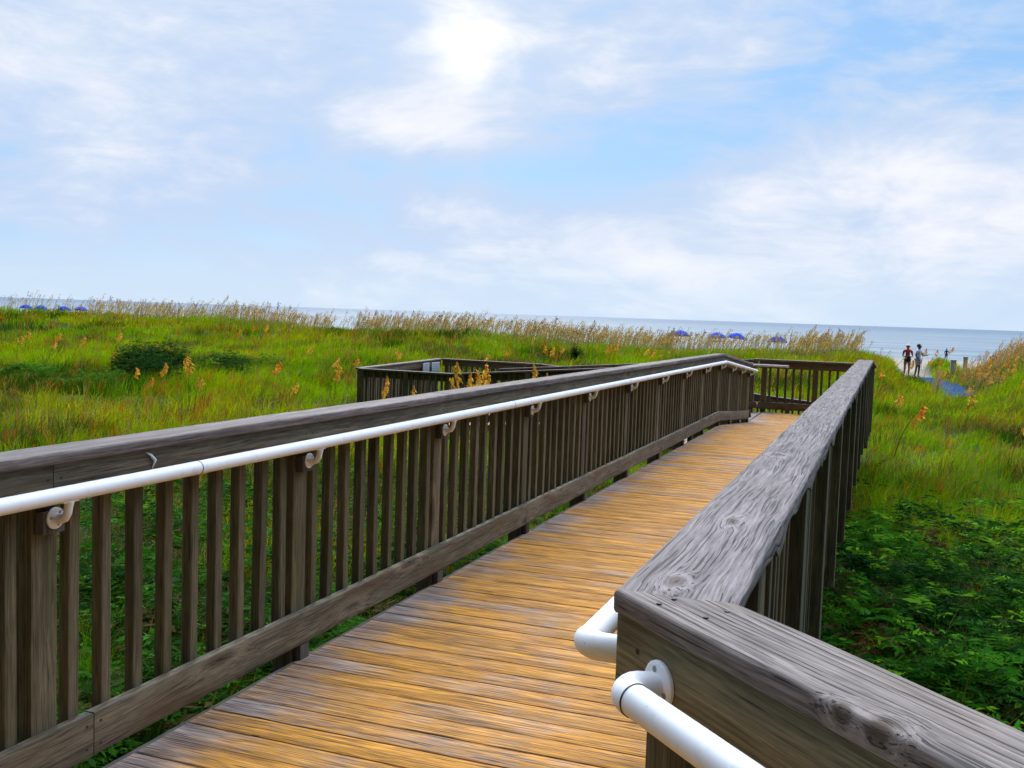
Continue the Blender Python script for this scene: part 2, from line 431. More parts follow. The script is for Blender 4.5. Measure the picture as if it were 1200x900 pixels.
for s_ in (2.93-Y0, 6.1-Y0, 9.2-Y0): hr.tube([P(s_, .025, .947), P(s_+.004, .025, .947)], .0246, 20, mi=1)
hp = hr.build('handrail', [M['pipe'], M['nail']], rl, origin=P(0, .025, .947))
for s_ in lposts: block(P, s_, n, .03, rl); bracket(P, s_, n, .03, hp)
# a loose flake of paint caught behind the pipe
fl = MB().tube([Vector((XL-.028, 2.76, .955)), Vector((XL-.02, 2.765, .985)), Vector((XL-.022, 2.745, 1.005)), Vector((XL-.03, 2.73, 1.015))], [.001, .006, .005, .001], 5)
tag(fl.build('paint_flake', M['pipe'], rl), 'curled white flake of peeling paint')

# --- left railing, sloping run
rs, P, L, a, n = railing('short sloping railing past the crest of the left handrail, dropping to the far landing', (XL, YB), (XL, YE), zdeck(YB), zdeck(YE), (1, 0),
    posts=[1.1, 2.2, 3.34], bal=.12, cap_w=.145, far=True)
hr = MB().tube([P(-.04, .025, .947)]+[P(s_, .025, .947) for s_ in np.linspace(.0, L+.4, 8)], .0242, 14)
hr.ball(P(L+.41, .025, .947), .026, .026, .026)
hp = hr.build('handrail', [M['pipe'], M['nail']], rs, origin=P(0, .025, .947))
for s_ in (1.1, 2.2, 3.34): block(P, s_, n, .03, rs); bracket(P, s_, n, .03, hp)

# --- right railing with the broad knotty cap
capR = wood('knotty_cap_wood', (.045, .033, .029), (.27, .225, .220), (.15, .12, .11), .45,
            knots=[(.108, -.02, .016, 2.2, 0), (.70, -.006, .012, 3.4, 0), (1.98, -.04, .020, 1.8, 0), (4.9, .04, .012, 2.4, 0)], grain=120., bump=.9, crack=.59)
def ragged(al, a_, b_, s, u):
    # outer lower arris of the cap is split and hanging in slivers; outer side is s>0 or s<0 depending on direction
    if s.x*a_ > .055 and b_ < .0:
        k = max(0, mnoise.noise(Vector((al*3.1, 3.3, 1.7)))+.18)*max(0, (abs(a_)-.055)/.04)
        tooth = abs(((al*2.3+mnoise.noise(Vector((al*5, 0, 0)))*.5) % 1)-.35)
        return u*(-k*.075*tooth*1.6)*(1 if al < 6 else .3)
    return Vector()
rposts = [.74, 2.12, 3.53, 4.97, 6.4, 7.85, 9.3, 10.7, 12.1, YB-1.606-.06]
rr, P, L, a, n = railing('right railing topped by a broad knotty grey plank with a split outer edge', (XR, 1.607), (XR, YB), zdeck(1.6), zdeck(YB), (-1, 0),
    cap_w=.20, hero=capR, cap_joints=[4.30, 8.6], sub_joints=[4.97, 9.3], toe_joints=[4.97, 9.3], posts=rposts, bal=.16, lip=ragged, post_bot=-.10, cap_wob=.0035, sub_h=.14)
hr = MB(); z = .947; k = .075
c0 = Vector((XR-.045+.0, 1.607+.115, 0))
xp = XR-.068
pts = [Vector((xp, yy, zdeck(yy)+z)) for yy in np.linspace(YB, 1.72, 20)]
pts += arc((xp+.036, 1.706, z), (-1, 0, 0), (0, -1, 0), .036, 12, 90, 8)
pts += [Vector((xp+.055, 1.67, z)), Vector((xp+.095, 1.67, z))]
hr.tube(pts, .0245, 22)
hp = hr.build('handrail', [M['pipe'], M['nail']], rr, origin=(xp, 1.6, z))
mb = MB(); flange(mb, (XR+.026, 1.67, z), (-1, 0, 0), .036); mb.build('flange', [M['pipe'], M['screw']], hp)
for s_ in rposts[1:]: block(P, s_, n, .03, rr); bracket(P, s_, n, .03, hp, io=.068)
rs2, P, L, a, n = railing('short sloping end of the right railing beside the far landing', (XR, YB), (XR, YL+.02), zdeck(YB), zdeck(YB)-.30, (-1, 0), posts=[1.3, 2.7, 4.1, 5.6], bal=.1, cap_w=.20, far=True)

# --- near railing across the lower right corner
capN = wood('near_cap_wood', (.052, .038, .030), (.29, .24, .215), (.15, .11, .075), .55,
            knots=[(.585, .064, .017, 1.15, .7), (.528, .076, .013, 1.15, .7), (1.4, -.03, .014, 2., 0)], grain=115., bump=.9, crack=.58)
NAILS = ((.085, -.06), (.10, -.022), (.185, -.05), (.17, -.10))
dA = Vector((.7071, -.7071, 0))
rn, P, L, a, n = railing('foreground railing cutting across the lower right corner, thick cap with a dark knot', (-.402, 1.602), (-.402+2.6*.7071, 1.602-2.6*.7071), .0, .0, (-1, -1),
    cap_w=.148, hero=capN, posts=[.09, 1.45], bal=.26, overhang=.008, cut0=-1., sub_mat='mossy', cap_wob=.0022, cap_t=.040, post_bot=-.25, sub_h=.135, cap_ext=(-.074, 0))
for s_, o_ in NAILS:
    MB().tube([P(s_, o_, 1.0705), P(s_, o_, 1.0722)], [.0046, .0040], 10).build('nail_head', M['nail'], rn, origin=P(s_, o_, 1.0705))
# nudge: the mitred end starts half a width further along
nv = n; hz = .955
hr = MB()
bc = P(.135, -.008, hz)                       # flange centre on the board
o_ = .072; r_ = .034
e0 = P(.135, -.008+o_-r_, hz)
pts = [bc+nv*.004, bc+nv*.02, e0]
cc = e0 + a*r_
pts += [cc - a*r_*math.cos(R(t)) + nv*r_*math.sin(R(t)) for t in (15, 30, 45, 60, 75, 90)]
pts += [P(s_, -.008+o_, hz-.012*(s_-.2)) for s_ in np.linspace(.135+r_+.012, 2.5, 14)]
hr.tube(pts, [.019, .0225, .0255]+[.0262]*6+[.0250]*14, 28)
hr.tube([P(.135+r_+.008, -.008+o_, hz), P(.135+r_+.0105, -.008+o_, hz)], .0264, 28, mi=1)
hp = hr.build('handrail', [M['pipe'], M['nail']], rn, origin=bc)
mb = MB(); flange(mb, bc+nv*.0008, nv, .038, .008); mb.build('flange', [M['pipe'], M['screw']], hp)

# --- railing across the far landing and the switchback behind
zl = ZL
rf, P, L, a, n = railing('railing across the far end of the landing', (-2.45, YL), (-.3, YL), zl, zl, (0, -1), posts=[.10, 1.1, 2.1], bal=.16, far=True, cap_w=.15, cap_ext=(.1, 0), post_bot=-.6)
hr = MB().tube([P(s_, .03, .947-.0) for s_ in (-.22, -.1, .3, .52)]+[P(.545, .02, .947), P(.555, -.0, .947), P(.556, -.02, .947)], .0242, 14)
hp = hr.build('handrail', [M['pipe'], M['nail']], rf, origin=P(0, .03, .947))
mb = MB(); flange(mb, P(.556, -.029, .947), n, .036); mb.build('flange', [M['pipe'], M['screw']], hp)
XS = -8.25; ze = lane_z(-9)
railing('near railing of the switchback ramp, sloping, behind the left handrail', (-2.3, 18.8), (XS, 18.8), zl+.01, ze, (0, 1), posts=[.1, 1.5, 2.9, 4.3, 5.7], far=True, cap_w=.15, post_bot=-.7, group='switchback ramp railings')
railing('level near side railing of the ramp turning platform with a dark corner post', (XS, 18.8), (-10.35, 18.8), ze, ze, (0, 1), posts=[1.0, 2.03], far=True, cap_w=.15, post_bot=-.7, group='switchback ramp railings')
re_, P, L, a, n = railing('end railing of the ramp turning platform carrying a pale notice', (-10.35, 18.8), (-10.95, 24.2), ze, ze+.01, (1, 0), posts=[1.3, 2.7, 4.1, 5.3], far=True, cap_w=.15, post_bot=-.7, group='switchback ramp railings')
railing('back railing of the ramp turning platform, level, with orange sea oats in front', (-10.95, 24.2), (XS, 24.2), ze+.01, ze, (0, -1), posts=[.1, 1.4], far=True, cap_w=.15, post_bot=-.7, group='switchback ramp railings')
railing('outer railing of the lower ramp, descending behind the landing towards the beach', (XS, 24.2), (-.55, 24.2), ze, lane2_z(-.55), (0, -1), posts=[.1, 1.6, 3.1, 4.6, 6.1, 7.6], far=True, cap_w=.15, post_bot=-.7, group='switchback ramp railings')
rm, P, L, a, n = railing('divider railing between the two ramp lanes behind the left handrail', (-8.1, YL), (-2.47, YL), lane_z(-8.1), zl, (0, -1), posts=[.1, 1.5, 2.9, 4.3, 5.5], far=True, cap_w=.15, post_bot=-.7, group='switchback ramp railings')
# the lower lane's own handrail, a pale line seen between the landing balusters
hr = MB().tube([Vector((xx, 24.2-.03+.0, lane2_z(xx)+.85)) for xx in np.linspace(-8, -.6, 8)], .03, 10)
tag(hr.build('pipe_handrail', M['pipe']), 'far white pipe handrail of the lower ramp seen between the landing balusters', 'handrail')

# notice on the end railing
sg = empty('notice_sign', (-10.75, 23.1, ze+.85)); tag(sg, 'small pale notice in two panels fixed to the far ramp railing', 'sign')
Me = plain('sign_face', (.36, .42, .46), .6, .1); Mdk = plain('sign_lines', (.22, .27, .33), .6)
for dy, w_ in ((-.30, .36), (.26, .46)):
    mb = MB().board((-10.745, 23.1+dy-w_/2, ze+.90), (-10.745, 23.1+dy+w_/2, ze+.90), (0, 0, 1),   .015, .24, .003)
    for q in range(4): mb.board((-10.736, 23.1+dy-w_*.38, ze+.98-q*.055), (-10.736, 23.1+dy+w_*(.38-.1*(q % 2)), ze+.98-q*.055), (0, 0, 1), .004, .018, .001, mi=1)
    mb.build('sign_panel', [Me, Mdk], sg, origin=(-10.745, 23.1+dy, ze+.90))

# ------------------------------------------------------------------ terrain
def vnoise(x, y, seed=0):
    x = np.asarray(x, float); y = np.asarray(y, float)
    xi = np.floor(x).astype(np.int64); yi = np.floor(y).astype(np.int64); fx = x-xi; fy = y-yi
    fx = fx*fx*(3-2*fx); fy = fy*fy*(3-2*fy)
    def h(a, b):
        n = (a*374761393 + b*668265263 + seed*1442695041) & 0x7fffffff
        n = ((n ^ (n >> 13))*1274126177) & 0x7fffffff
        return ((n ^ (n >> 16)) & 0xffff)/65535.
    return (h(xi, yi)*(1-fx)+h(xi+1, yi)*fx)*(1-fy)+(h(xi, yi+1)*(1-fx)+h(xi+1, yi+1)*fx)*fy
def fbm(x, y, seed=0, o=4):
    r = 0; a = .5; s = 0
    for k in range(o): r = r+a*vnoise(x*2**k, y*2**k, seed+k); s += a; a *= .5
    return r/s
def sst(x, a, b):
    t = np.clip((x-a)/(b-a), 0, 1); return t*t*(3-2*t)
def pathx(y): return np.interp(y, [20, 30, 36, 42, 48, 57, 64, 80], [1.3, 1.75, 2.15, 2.5, 2.15, 1.35, .9, .5])
def ground(x, y):
    x = np.asarray(x, float); y = np.asarray(y, float)
    b = -1.02 + .30*sst(-x, 9, 17)*sst(y, 4, 16) + .22*(fbm(x/7, y/7, 3)-.5)*2*sst(np.hypot(x, y), 4, 12)
    b = b + .20*(fbm(x/2.2, y/2.2, 9)-.5)*2
    b = b - .22*sst(y, 18, 25)*sst(x, -12, -6)*(1-sst(y, 26, 34))
    cy = 45 + 5*(fbm(x/17, 0*x+.5, 5)-.5)*2
    t = (y-cy)/11.
    cr = np.exp(-t*t)*(.98 + .62*(fbm(x/8+9, y*0+2.5, 11)-.5)*2 + .30*sst(-x, 28, 52))
    beach = sst(y, 47, 70)
    z = b*(1-beach) + (-1.72)*beach - .55*sst(y, 95, 140) + cr*(1-.0*beach) - .8*sst(y, 140, 170)
    # sand path through the dune
    px = pathx(y); k = np.exp(-((x-px+.35)/2.1)**4)*sst(y, 23, 31)*(1-sst(y, 62, 70))
    zp = np.interp(y, [24, 42, 57, 66], [-1.08, -1.16, -1.10, -1.5])
    return z*(1-k)+zp*k + .95*np.exp(-((x-2.75)/1.1)**2-((y-61)/1.6)**2) + .80*np.exp(-((x+.6)/1.5)**2-((y-61.5)/1.8)**2)
gx = np.concatenate([np.linspace(-900, -90, 28), np.linspace(-88, 60, 260), np.linspace(64, 900, 28)])
gy = np.concatenate([np.linspace(-60, -2, 14), np.linspace(-1, 85, 230), np.linspace(86, 180, 48)])
X, Y = np.meshgrid(gx, gy); Zg = ground(X, Y)
nx, ny = len(gx), len(gy)
V = np.stack([X, Y, Zg], -1).reshape(-1, 3)
I = np.arange(nx*ny).reshape(ny, nx)
F = np.stack([I[:-1, :-1], I[:-1, 1:], I[1:, 1:], I[1:, :-1]], -1).reshape(-1, 4)
def npmesh(name, V, F, mat, col=None, k=4, smooth=False):
    me = bpy.data.meshes.new(name)
    me.vertices.add(len(V)); me.vertices.foreach_set('co', np.ascontiguousarray(V, 'f').ravel())
    if isinstance(F, np.ndarray): sizes = np.full(len(F), F.shape[1], 'i'); idx = F.ravel()
    else:
        sizes = np.concatenate([np.full(len(q), q.shape[1], 'i') for q in F]); idx = np.concatenate([q.ravel() for q in F])
    me.loops.add(len(idx)); me.loops.foreach_set('vertex_index', idx.astype('i'))
    me.polygons.add(len(sizes)); me.polygons.foreach_set('loop_start', np.concatenate([[0], np.cumsum(sizes)[:-1]]).astype('i'))
    me.update(calc_edges=True)
    if col is not None:
        at = me.attributes.new('col', 'FLOAT_COLOR', 'POINT'); at.data.foreach_set('color', np.concatenate([col, np.ones((len(col), 1))], 1).astype('f').ravel())
    me.materials.append(mat)
    if smooth: me.shade_smooth()
    ob = bpy.data.objects.new(name, me); COL.objects.link(ob); return ob
def mat_ground():
    m, g, out = newmat('dune_soil')
    ps = g.node('ShaderNodeNewGeometry').outputs['Position']; sx, sy, sz = g.sep(ps)
    n = g.noise(ps, 1.2, 5); n2 = g.noise(ps, 9., 4)
    green = g.mix(g.ss(n, .35, .65), (.030, .055, .008), (.055, .060, .014))
    green = g.mix(g.ss(n2, .5, .75), green, (.06, .04, .022))
    sand = g.mix(n2, (.30, .255, .20), (.40, .35, .29))
    bm = g.m('MAXIMUM', g.ss(sy, 60., 66.), g.node('ShaderNodeAttribute', attribute_name='col').outputs['Fac'])
    c = g.mix(bm, green, sand)
    bp = g.node('ShaderNodeBump', {'Height': n2, 'Strength': .6, 'Distance': .05})
    b = g.node('ShaderNodeBsdfPrincipled', {'Base Color': c, 'Roughness': .95, 'Specular IOR Level': .1, 'Normal': bp.outputs[0]})
    g.l.new(b.outputs[0], out.inputs[0]); return m
pm = np.exp(-((X-pathx(Y)-.1)/1.0)**4)*sst(Y, 36, 42)
gr = npmesh('dune_ground', V, F, mat_ground(), np.repeat((np.clip(pm, 0, 1)*.9).reshape(-1, 1), 3, 1), smooth=True)
tag(gr, 'sandy dune ground under the grass, falling to the beach', kind='structure')

# sea
def mat_sea():
    m, g, out = newmat('sea_water')
    ps = g.node('ShaderNodeNewGeometry').outputs['Position']; sx, sy, sz = g.sep(ps)
    q = g.comb(g.m('MULTIPLY', sx, .012), g.m('MULTIPLY', sy, .05), 0.)
    n = g.noise(q, 1., 6, .65); n2 = g.noise(g.comb(g.m('MULTIPLY', sx, .25), g.m('MULTIPLY', sy, .9), 0.), 1., 4)
    far = g.ss(sy, 150., 1500.)
    c = g.mix(far, (.25, .29, .31), (.15, .20, .255))
    c = g.mix(g.ss(n, .4, .7), c, (.125, .18, .235))
    foam = g.m('MULTIPLY', g.ss(n2, .66, .74), g.ss(sy, 145., 330., .8, 0.))
    c = g.mix(foam, c, (.6, .62, .64))
    bp = g.node('ShaderNodeBump', {'Height': n2, 'Strength': .8, 'Distance': .6})
    b = g.node('ShaderNodeBsdfPrincipled', {'Base Color': c, 'Roughness': .6, 'Specular IOR Level': .06, 'Normal': bp.outputs[0]})
    g.l.new(b.outputs[0], out.inputs[0]); return m
xs = np.array([-40000, -3000, -400, 0, 400, 3000, 40000.]); ys = np.array([100, 300, 1500, 8000, 45000.])
A_, B_ = np.meshgrid(xs, ys); V = np.stack([A_, B_, A_*0-2.2], -1).reshape(-1, 3); I = np.arange(len(V)).reshape(len(ys), len(xs))
sea = npmesh('sea', V, np.stack([I[:-1, :-1], I[:-1, 1:], I[1:, 1:], I[1:, :-1]], -1).reshape(-1, 4), mat_sea())
tag(sea, 'grey blue sea reaching the horizon', kind='structure')

# ------------------------------------------------------------------ grass blades
def on_walk(x, y, m=0.):
    w = (x > -2.30-m) & (x < -.50+m) & (y > -3) & (y < 21.1+m)
    w |= (x > -11.0-m) & (x < -.5+m) & (y > 18.65-m) & (y < 24.3+m)
    w |= (np.abs(x+y-.1) < 1.9) & (y < 1.8)
    return w
def on_path(x, y): return (np.abs(x-pathx(y)-.1) < .55+.5*(y > 54)) & (y > 40) & (y < 70)
def polar(N, r0, r1, a0, a1, rg, p=0.):
    r = np.exp(rg.uniform(math.log(r0), math.log(r1), N)); a = rg.uniform(a0, a1, N)
    return r*np.sin(a), r*np.cos(a), r
PAL = dict(green=(.155, .335, .001), lime=(.30, .475, .001), yellow=(.54, .42, .004), dark=(.018, .075, .003), straw=(.36, .23, .05), brown=(.095, .055, .028), rust=(.46, .14, .010))
PAL = {k: np.array(v) for k, v in PAL.items()}
def grass_cols(x, y, rg):
    n1 = fbm(x/3.2, y/3.2, 21); n2 = fbm(x/1.1, y/1.1, 31); n3 = fbm(x/5+40, y/5, 41)
    u = rg.random(len(x))
    c = PAL['green'][None]*(1-sst(n1, .42, .62)[:, None]) + PAL['lime'][None]*sst(n1, .42, .62)[:, None]
    k = sst(n3, .50, .68)[:, None]*.38; c = c*(1-k)+PAL['yellow']*k
    k = sst(n2, .56, .68)[:, None]*.78*(y < 38)[:, None]; c = c*(1-k)+PAL['brown']*k
    k = sst(.44-n1, 0, .08)[:, None]*.8; c = c*(1-k)+PAL['dark']*k
    rz_ = .93-.10*sst(fbm(x/2.4+3, y/2.4, 141), .5, .68)
    c = np.where((u < .09)[:, None], PAL['straw'], c); c = np.where((u > rz_)[:, None], PAL['rust'], c)
    return c*rg.uniform(.75, 1.25, len(x))[:, None]
def blades(name, N, r0, r1, a0, a1, per, hgt, wmin, seed, mask=None, wk=.00062):
    rg = np.random.default_rng(seed)
    tx, ty, tr = polar(N, r0, r1, a0, a1, rg)
    ok = ~on_walk(tx, ty, .05) & ~on_path(tx, ty) & ((ty < 58+3*rg.random(N)) | ((ty < 64) & (np.abs(tx-1.1) < 3.2))) & (rg.random(N) < .35+.65*sst(fbm(tx/1.6, ty/1.6, 51), .30, .5))
    if mask is not None: ok &= mask(tx, ty, rg)
    tx, ty, tr = tx[ok], ty[ok], tr[ok]
    col0 = grass_cols(tx, ty, rg)
    hs = hgt(tx, ty)*rg.uniform(.6, 1.25, len(tx))
    T = np.repeat(np.arange(len(tx)), per); n = len(T)
    sp = .035+.0022*tr[T]
    bx = tx[T]+rg.normal(0, 1, n)*sp; by = ty[T]+rg.normal(0, 1, n)*sp
    ok = ~on_walk(bx, by, .03); T = T[ok]; bx = bx[ok]; by = by[ok]; n = len(T)
    bz = ground(bx, by)-.02
    h = hs[T]*rg.uniform(.65, 1.2, n); az = rg.uniform(0, 2*np.pi, n); lean = np.abs(rg.normal(.45, .28, n))*h
    wind = .22*h
    lx = np.cos(az)*lean+wind; ly = np.sin(az)*lean
    w = np.maximum(wmin, tr[T]*wk)*rg.uniform(.6, 1.3, n)
    wa = rg.uniform(0, np.pi, n); wx = np.cos(wa)*w/2; wy = np.sin(wa)*w/2
    o = np.zeros((n, 5, 3))
    o[:, 0] = np.stack([bx-wx, by-wy, bz], 1); o[:, 1] = np.stack([bx+wx, by+wy, bz], 1)
    mx = bx+lx*.35; my = by+ly*.35; mz = bz+h*.62
    o[:, 2] = np.stack([mx+wx*.8, my+wy*.8, mz], 1); o[:, 3] = np.stack([mx-wx*.8, my-wy*.8, mz], 1)
    o[:, 4] = np.stack([bx+lx, by+ly, bz+h*(1-.25*(lean/h))], 1)
    b = np.arange(n)[:, None]*5
    q = b+np.array([[0, 1, 2, 3]]); t = b+np.array([[3, 2, 4]])
    c = np.repeat(col0[T][:, None], 5, 1); 
    return npmesh(name, o.reshape(-1, 3), [q, t], M['grass'], c.reshape(-1, 3))
AZ0, AZ1 = R(-56), R(18)
def hg(x, y):
    return .26+.34*fbm(x/1.7, y/1.7, 61) - .10*sst(y, 18, 26)*(x > -13)*(y < 30)
def nomat(x, y, rg):          # leafy cover dominates near the walk on the right
    return rg.random(len(x)) < 1-.93*cover_w(x, y)
def cover_w(x, y):
    wr = (x > -.8)*(1-sst(y+1.6*(fbm(x/1.5, y/1.5, 71)-.5)*2+.9*np.maximum(0, x-1.5), 10.5, 16.))
    wl = (x < -2.3)*(x > -9)*(1-sst(y, 9, 13))*.55
    return np.clip(wr+wl, 0, 1)
g1 = blades('dune_grass', 46000, 3.2, 66, AZ0, AZ1, 9, hg, .0055, 101, nomat)
g2 = blades('dune_grass', 26000, 26, 62, AZ0, AZ1, 8, hg, .0055, 102, None, .0006)
tag(g2, 'far bright green grass along the dune crest', 'grass', kind='stuff')
g3 = blades('dune_grass', 1900, 57, 65, -.045, .078, 10, hg, .0055, 103, None, .0007)
tag(g3, 'grass tuft hummock beside the sand path', 'grass', kind='stuff')
tag(g1, 'bright green dune grass with yellow and rusty blades', 'grass', kind='stuff')

# ------------------------------------------------------------------ leafy ground cover (fronds)
def fronds(name, P3, az, tilt, L, npair, col, rg, leafw=.42, seed=0):
    """compound leaves: pairs of leaflets along a drooping rachis; all arrays of n"""
    n = len(P3); j = np.arange(npair)
    t = ((j+.6)/npair)[None, :]                          # n x p
    dirx = np.cos(az)[:, None]; diry = np.sin(az)[:, None]
    hx = L[:, None]*t*np.cos(tilt)[:, None]; hz = L[:, None]*(t*np.sin(tilt)[:, None]-.30*t*t)
    cx = P3[:, 0:1]+dirx*hx; cy = P3[:, 1:2]+diry*hx; cz = P3[:, 2:3]+hz
    ll = L[:, None]*leafw*np.sin(np.pi*(.18+.80*t))*rg.uniform(.8, 1.2, (n, npair))
    out = []
    for s in (-1, 1):
        sw = rg.uniform(.35, .75, (n, npair))
        dx = dirx*sw - s*diry*1.; dy = diry*sw + s*dirx*1.; q = np.hypot(dx, dy); dx /= q; dy /= q
        dz = rg.uniform(-.25, .35, (n, npair))
        wx = dirx*.27; wy = diry*.27; wz = rg.uniform(-.12, .12, (n, npair))
        a = np.stack([cx, cy, cz], -1)
        b = np.stack([cx+dx*ll*.5+wx*ll*.55, cy+dy*ll*.5+wy*ll*.55, cz+dz*ll*.5+wz*ll], -1)
        c = np.stack([cx+dx*ll, cy+dy*ll, cz+dz*ll-.1*ll], -1)
        d = np.stack([cx+dx*ll*.5-wx*ll*.55, cy+dy*ll*.5-wy*ll*.55, cz+dz*ll*.5-wz*ll], -1)
        out.append(np.stack([a, b, c, d], 2))
    o = np.concatenate(out, 1).reshape(-1, 4, 3)          # n*(2p) x4
    cc = np.repeat(col[:, None], 2*npair, 1).reshape(-1, 3)*rg.uniform(.8, 1.25, (n*2*npair, 1))
    cc = np.repeat(cc[:, None], 4, 1).reshape(-1, 3)
    F = np.arange(len(o)*4).reshape(-1, 4)
    return npmesh(name, o.reshape(-1, 3), F, M['leaf'], cc)
rg = np.random.default_rng(55)
N = 52000
x, y, r = polar(N, 3.2, 20, R(-50), R(24), rg)
ok = (rg.random(N) < cover_w(x, y)) & ~on_walk(x, y, .10)
x, y, r = x[ok], y[ok], r[ok]; n = len(x)
cl = fbm(x/.55, y/.55, 81, 3)
z = ground(x, y) + .06 + .55*np.clip((cl-.28)*1.9, 0, 1)*rg.uniform(.55, 1.05, n)
cD, cM, cLt = np.array((.007, .045, .003)), np.array((.034, .165, .005)), np.array((.13, .33, .010))
kk = sst(fbm(x/.4+30, y/.4, 91, 3), .38, .66)[:, None]
col = cD*(1-kk)+cM*kk
k2 = (rg.random(n) < .10+.25*sst(fbm(x/.9+11, y/.9, 97), .5, .7)*(x > -.8) - .07*(x < -2.3))[:, None]; col = np.where(k2, cLt, col)
k3 = (sst(fbm(x/1.3+7, y/1.3, 95), .60, .70)*rg.random(n) > .5)[:, None]; col = np.where(k3, np.array((.075, .05, .016)), col)
col = np.where((x < -2.3)[:, None], col*.72+np.array((.006, .012, .0)), col)
gc_ = fronds('ground_cover', np.stack([x, y, z], 1), rg.uniform(0, 2*np.pi, n), rg.uniform(.05, .9, n), rg.uniform(.11, .32, n), 6, col, rg)
tag(gc_, 'dark green fern like ground cover beside the boardwalk', 'undergrowth', kind='stuff')

# ------------------------------------------------------------------ shrubs
def shrub(name, label, c, rx, ry, h, n, cols, seed, L=(.10, .2), group=None, npair=4):
    rg = np.random.default_rng(seed); z0 = float(ground(c[0], c[1]))
    root = empty(name, (c[0], c[1], z0)); tag(root, label, 'shrub', group)
    # lumpy volume: several clumps
    k = rg.integers(0, 9, n); cc = rg.normal(0, .5, (9, 2)); rr = rg.uniform(.35, .6, 9); hh = rg.uniform(.5, 1., 9)
    th = rg.uniform(0, 2*np.pi, n); ph = np.arccos(rg.uniform(0, 1, n)); q = rg.uniform(.55, 1.05, n)
    px = (cc[k, 0]+rr[k]*q*np.sin(ph)*np.cos(th))*rx; py = (cc[k, 1]+rr[k]*q*np.sin(ph)*np.sin(th))*ry; pz = h*hh[k]*(.15+.85*q*np.cos(ph))
    u = rg.random(n)[:, None]; col = np.array(cols[0])*(1-u)+np.array(cols[1])*u
    ob = fronds('foliage', np.stack([px, py, pz], 1), rg.uniform(0, 2*np.pi, n), rg.uniform(.1, 1.3, n), rg.uniform(*L, n), npair, col, rg, .6)
    ob.parent = root
    mb = MB()
    for i in range(7):
        e = Vector((cc[i, 0]*rx*.7, cc[i, 1]*ry*.7, h*hh[i]*.75))
        mb.tube([Vector((e.x*.1, e.y*.1, -.1)), e*.5+Vector((0, 0, .08)), e], [.022, .015, .006], 6)
    mb.build('stem', M['rough'], None).parent = root
    return root
DK = ((.008, .042, .004), (.030, .115, .006))
SG = 'shrubs among the dune grass'
def at_ground(px, py, z_off=0.):
    d = rt*((px-600)/FPX)+up*((450-py)/FPX)+fwd; lo, hi = 3., 90.
    t = np.linspace(3, 120, 2400); Pq = np.array([0, 0, EYE])[None]+np.outer(t, np.array(d)); dz = Pq[:, 2]-ground(Pq[:, 0], Pq[:, 1])-z_off
    i = np.argmax(dz < 0); return (Pq[i, 0], Pq[i, 1])
shrub('dune_shrub', 'large dark green shrub standing out in the grass left of the ramp platform', at_ground(186, 446), 1.75, 1.1, 1.25, 4600, DK, 1, group=SG)
shrub('dune_shrub', 'low dark shrub at the foot of the largest shrub, on its left', at_ground(112, 458), 1.4, 1., .55, 2400, ((.035, .12, .004), (.09, .24, .006)), 2, group=SG)
shrub('dune_shrub', 'small rounded green shrub near the left border of the grass', at_ground(52, 446), 1.0, .9, .55, 1700, ((.035, .12, .004), (.10, .26, .006)), 3, group=SG)
shrub('dune_shrub', 'yellowish green low shrub trailing off to the right of the largest shrub', at_ground(272, 432), 1.3, .8, .5, 1600, ((.05, .13, .005), (.15, .27, .008)), 4, group=SG)
shrub('dune_shrub', 'small upright dark evergreen alone in the grass behind the left handrail', at_ground(676, 424), .22, .22, .75, 700, ((.006, .03, .005), (.015, .06, .008)), 5, (.06, .12))

# ------------------------------------------------------------------ sea oats
GOLD = ((.82, .42, .030), (.74, .46, .08)); TAN = ((.30, .16, .07), (.42, .26, .11)); RUST = ((.78, .27, .022), (.70, .38, .05))
def oat_meshes(h, lean, cols, seed, nsp, sz, sw):
    """one sea oat: thin bending stem with two narrow leaves, and a one sided drooping panicle"""
    rg = np.random.default_rng(seed)
    mb = MB()
    def stem(t): return Vector((lean*h*t*t, .06*h*math.sin(t*2+seed), h*(t-.10*t*t*t)))
    pts = [stem(t) for t in np.linspace(0, 1, 8)]
    mb.tube(pts, [sw*(1.2-.7*t) for t in np.linspace(0, 1, 8)], 4)
    ob1 = mb.build('stem', M['oat'], None)
    at = ob1.data.attributes.new('col', 'FLOAT_COLOR', 'POINT'); n = len(ob1.data.vertices)
    base = np.array([[.22, .20, .05, 1]])*.9; at.data.foreach_set('color', np.repeat(base, n, 0).astype('f').ravel())
    hl = .30*h if h < 1.1 else .34
    V = []; C = []
    for i in range(nsp):
        q = i/nsp; t = 1-hl/h*(1-q)*.9
        p = stem(t) if t < 1 else stem(1)
        spread = .10*math.sin(math.pi*(.15+.85*q))*(1 if q < .9 else .6)
        d = Vector((rg.uniform(.1, 1.), rg.normal(0, .5), rg.uniform(-.9, .2))).normalized()
        c = p + d*spread*1.25*rg.uniform(.4, 1.1); c.z += -.03*rg.random()
        ax = (d+Vector((.2, 0, -.7))).normalized(); sd = ax.cross(Vector(rg.normal(0, 1, 3))).normalized()
        L, W = sz*rg.uniform(.8, 1.3), sz*.42
        V += [c-ax*L*.5, c+sd*W*.5, c+ax*L*.5, c-sd*W*.5]
        u = rg.random(); cc = np.array(cols[0])*(1-u)+np.array(cols[1])*u
        C += [cc*rg.uniform(.75, 1.2)]*4
    ob2 = npmesh('seed_head', np.array([tuple(v) for v in V]), np.arange(len(V)).reshape(-1, 4), M['oat'], np.array(C))
    return ob1, ob2
protos = {}
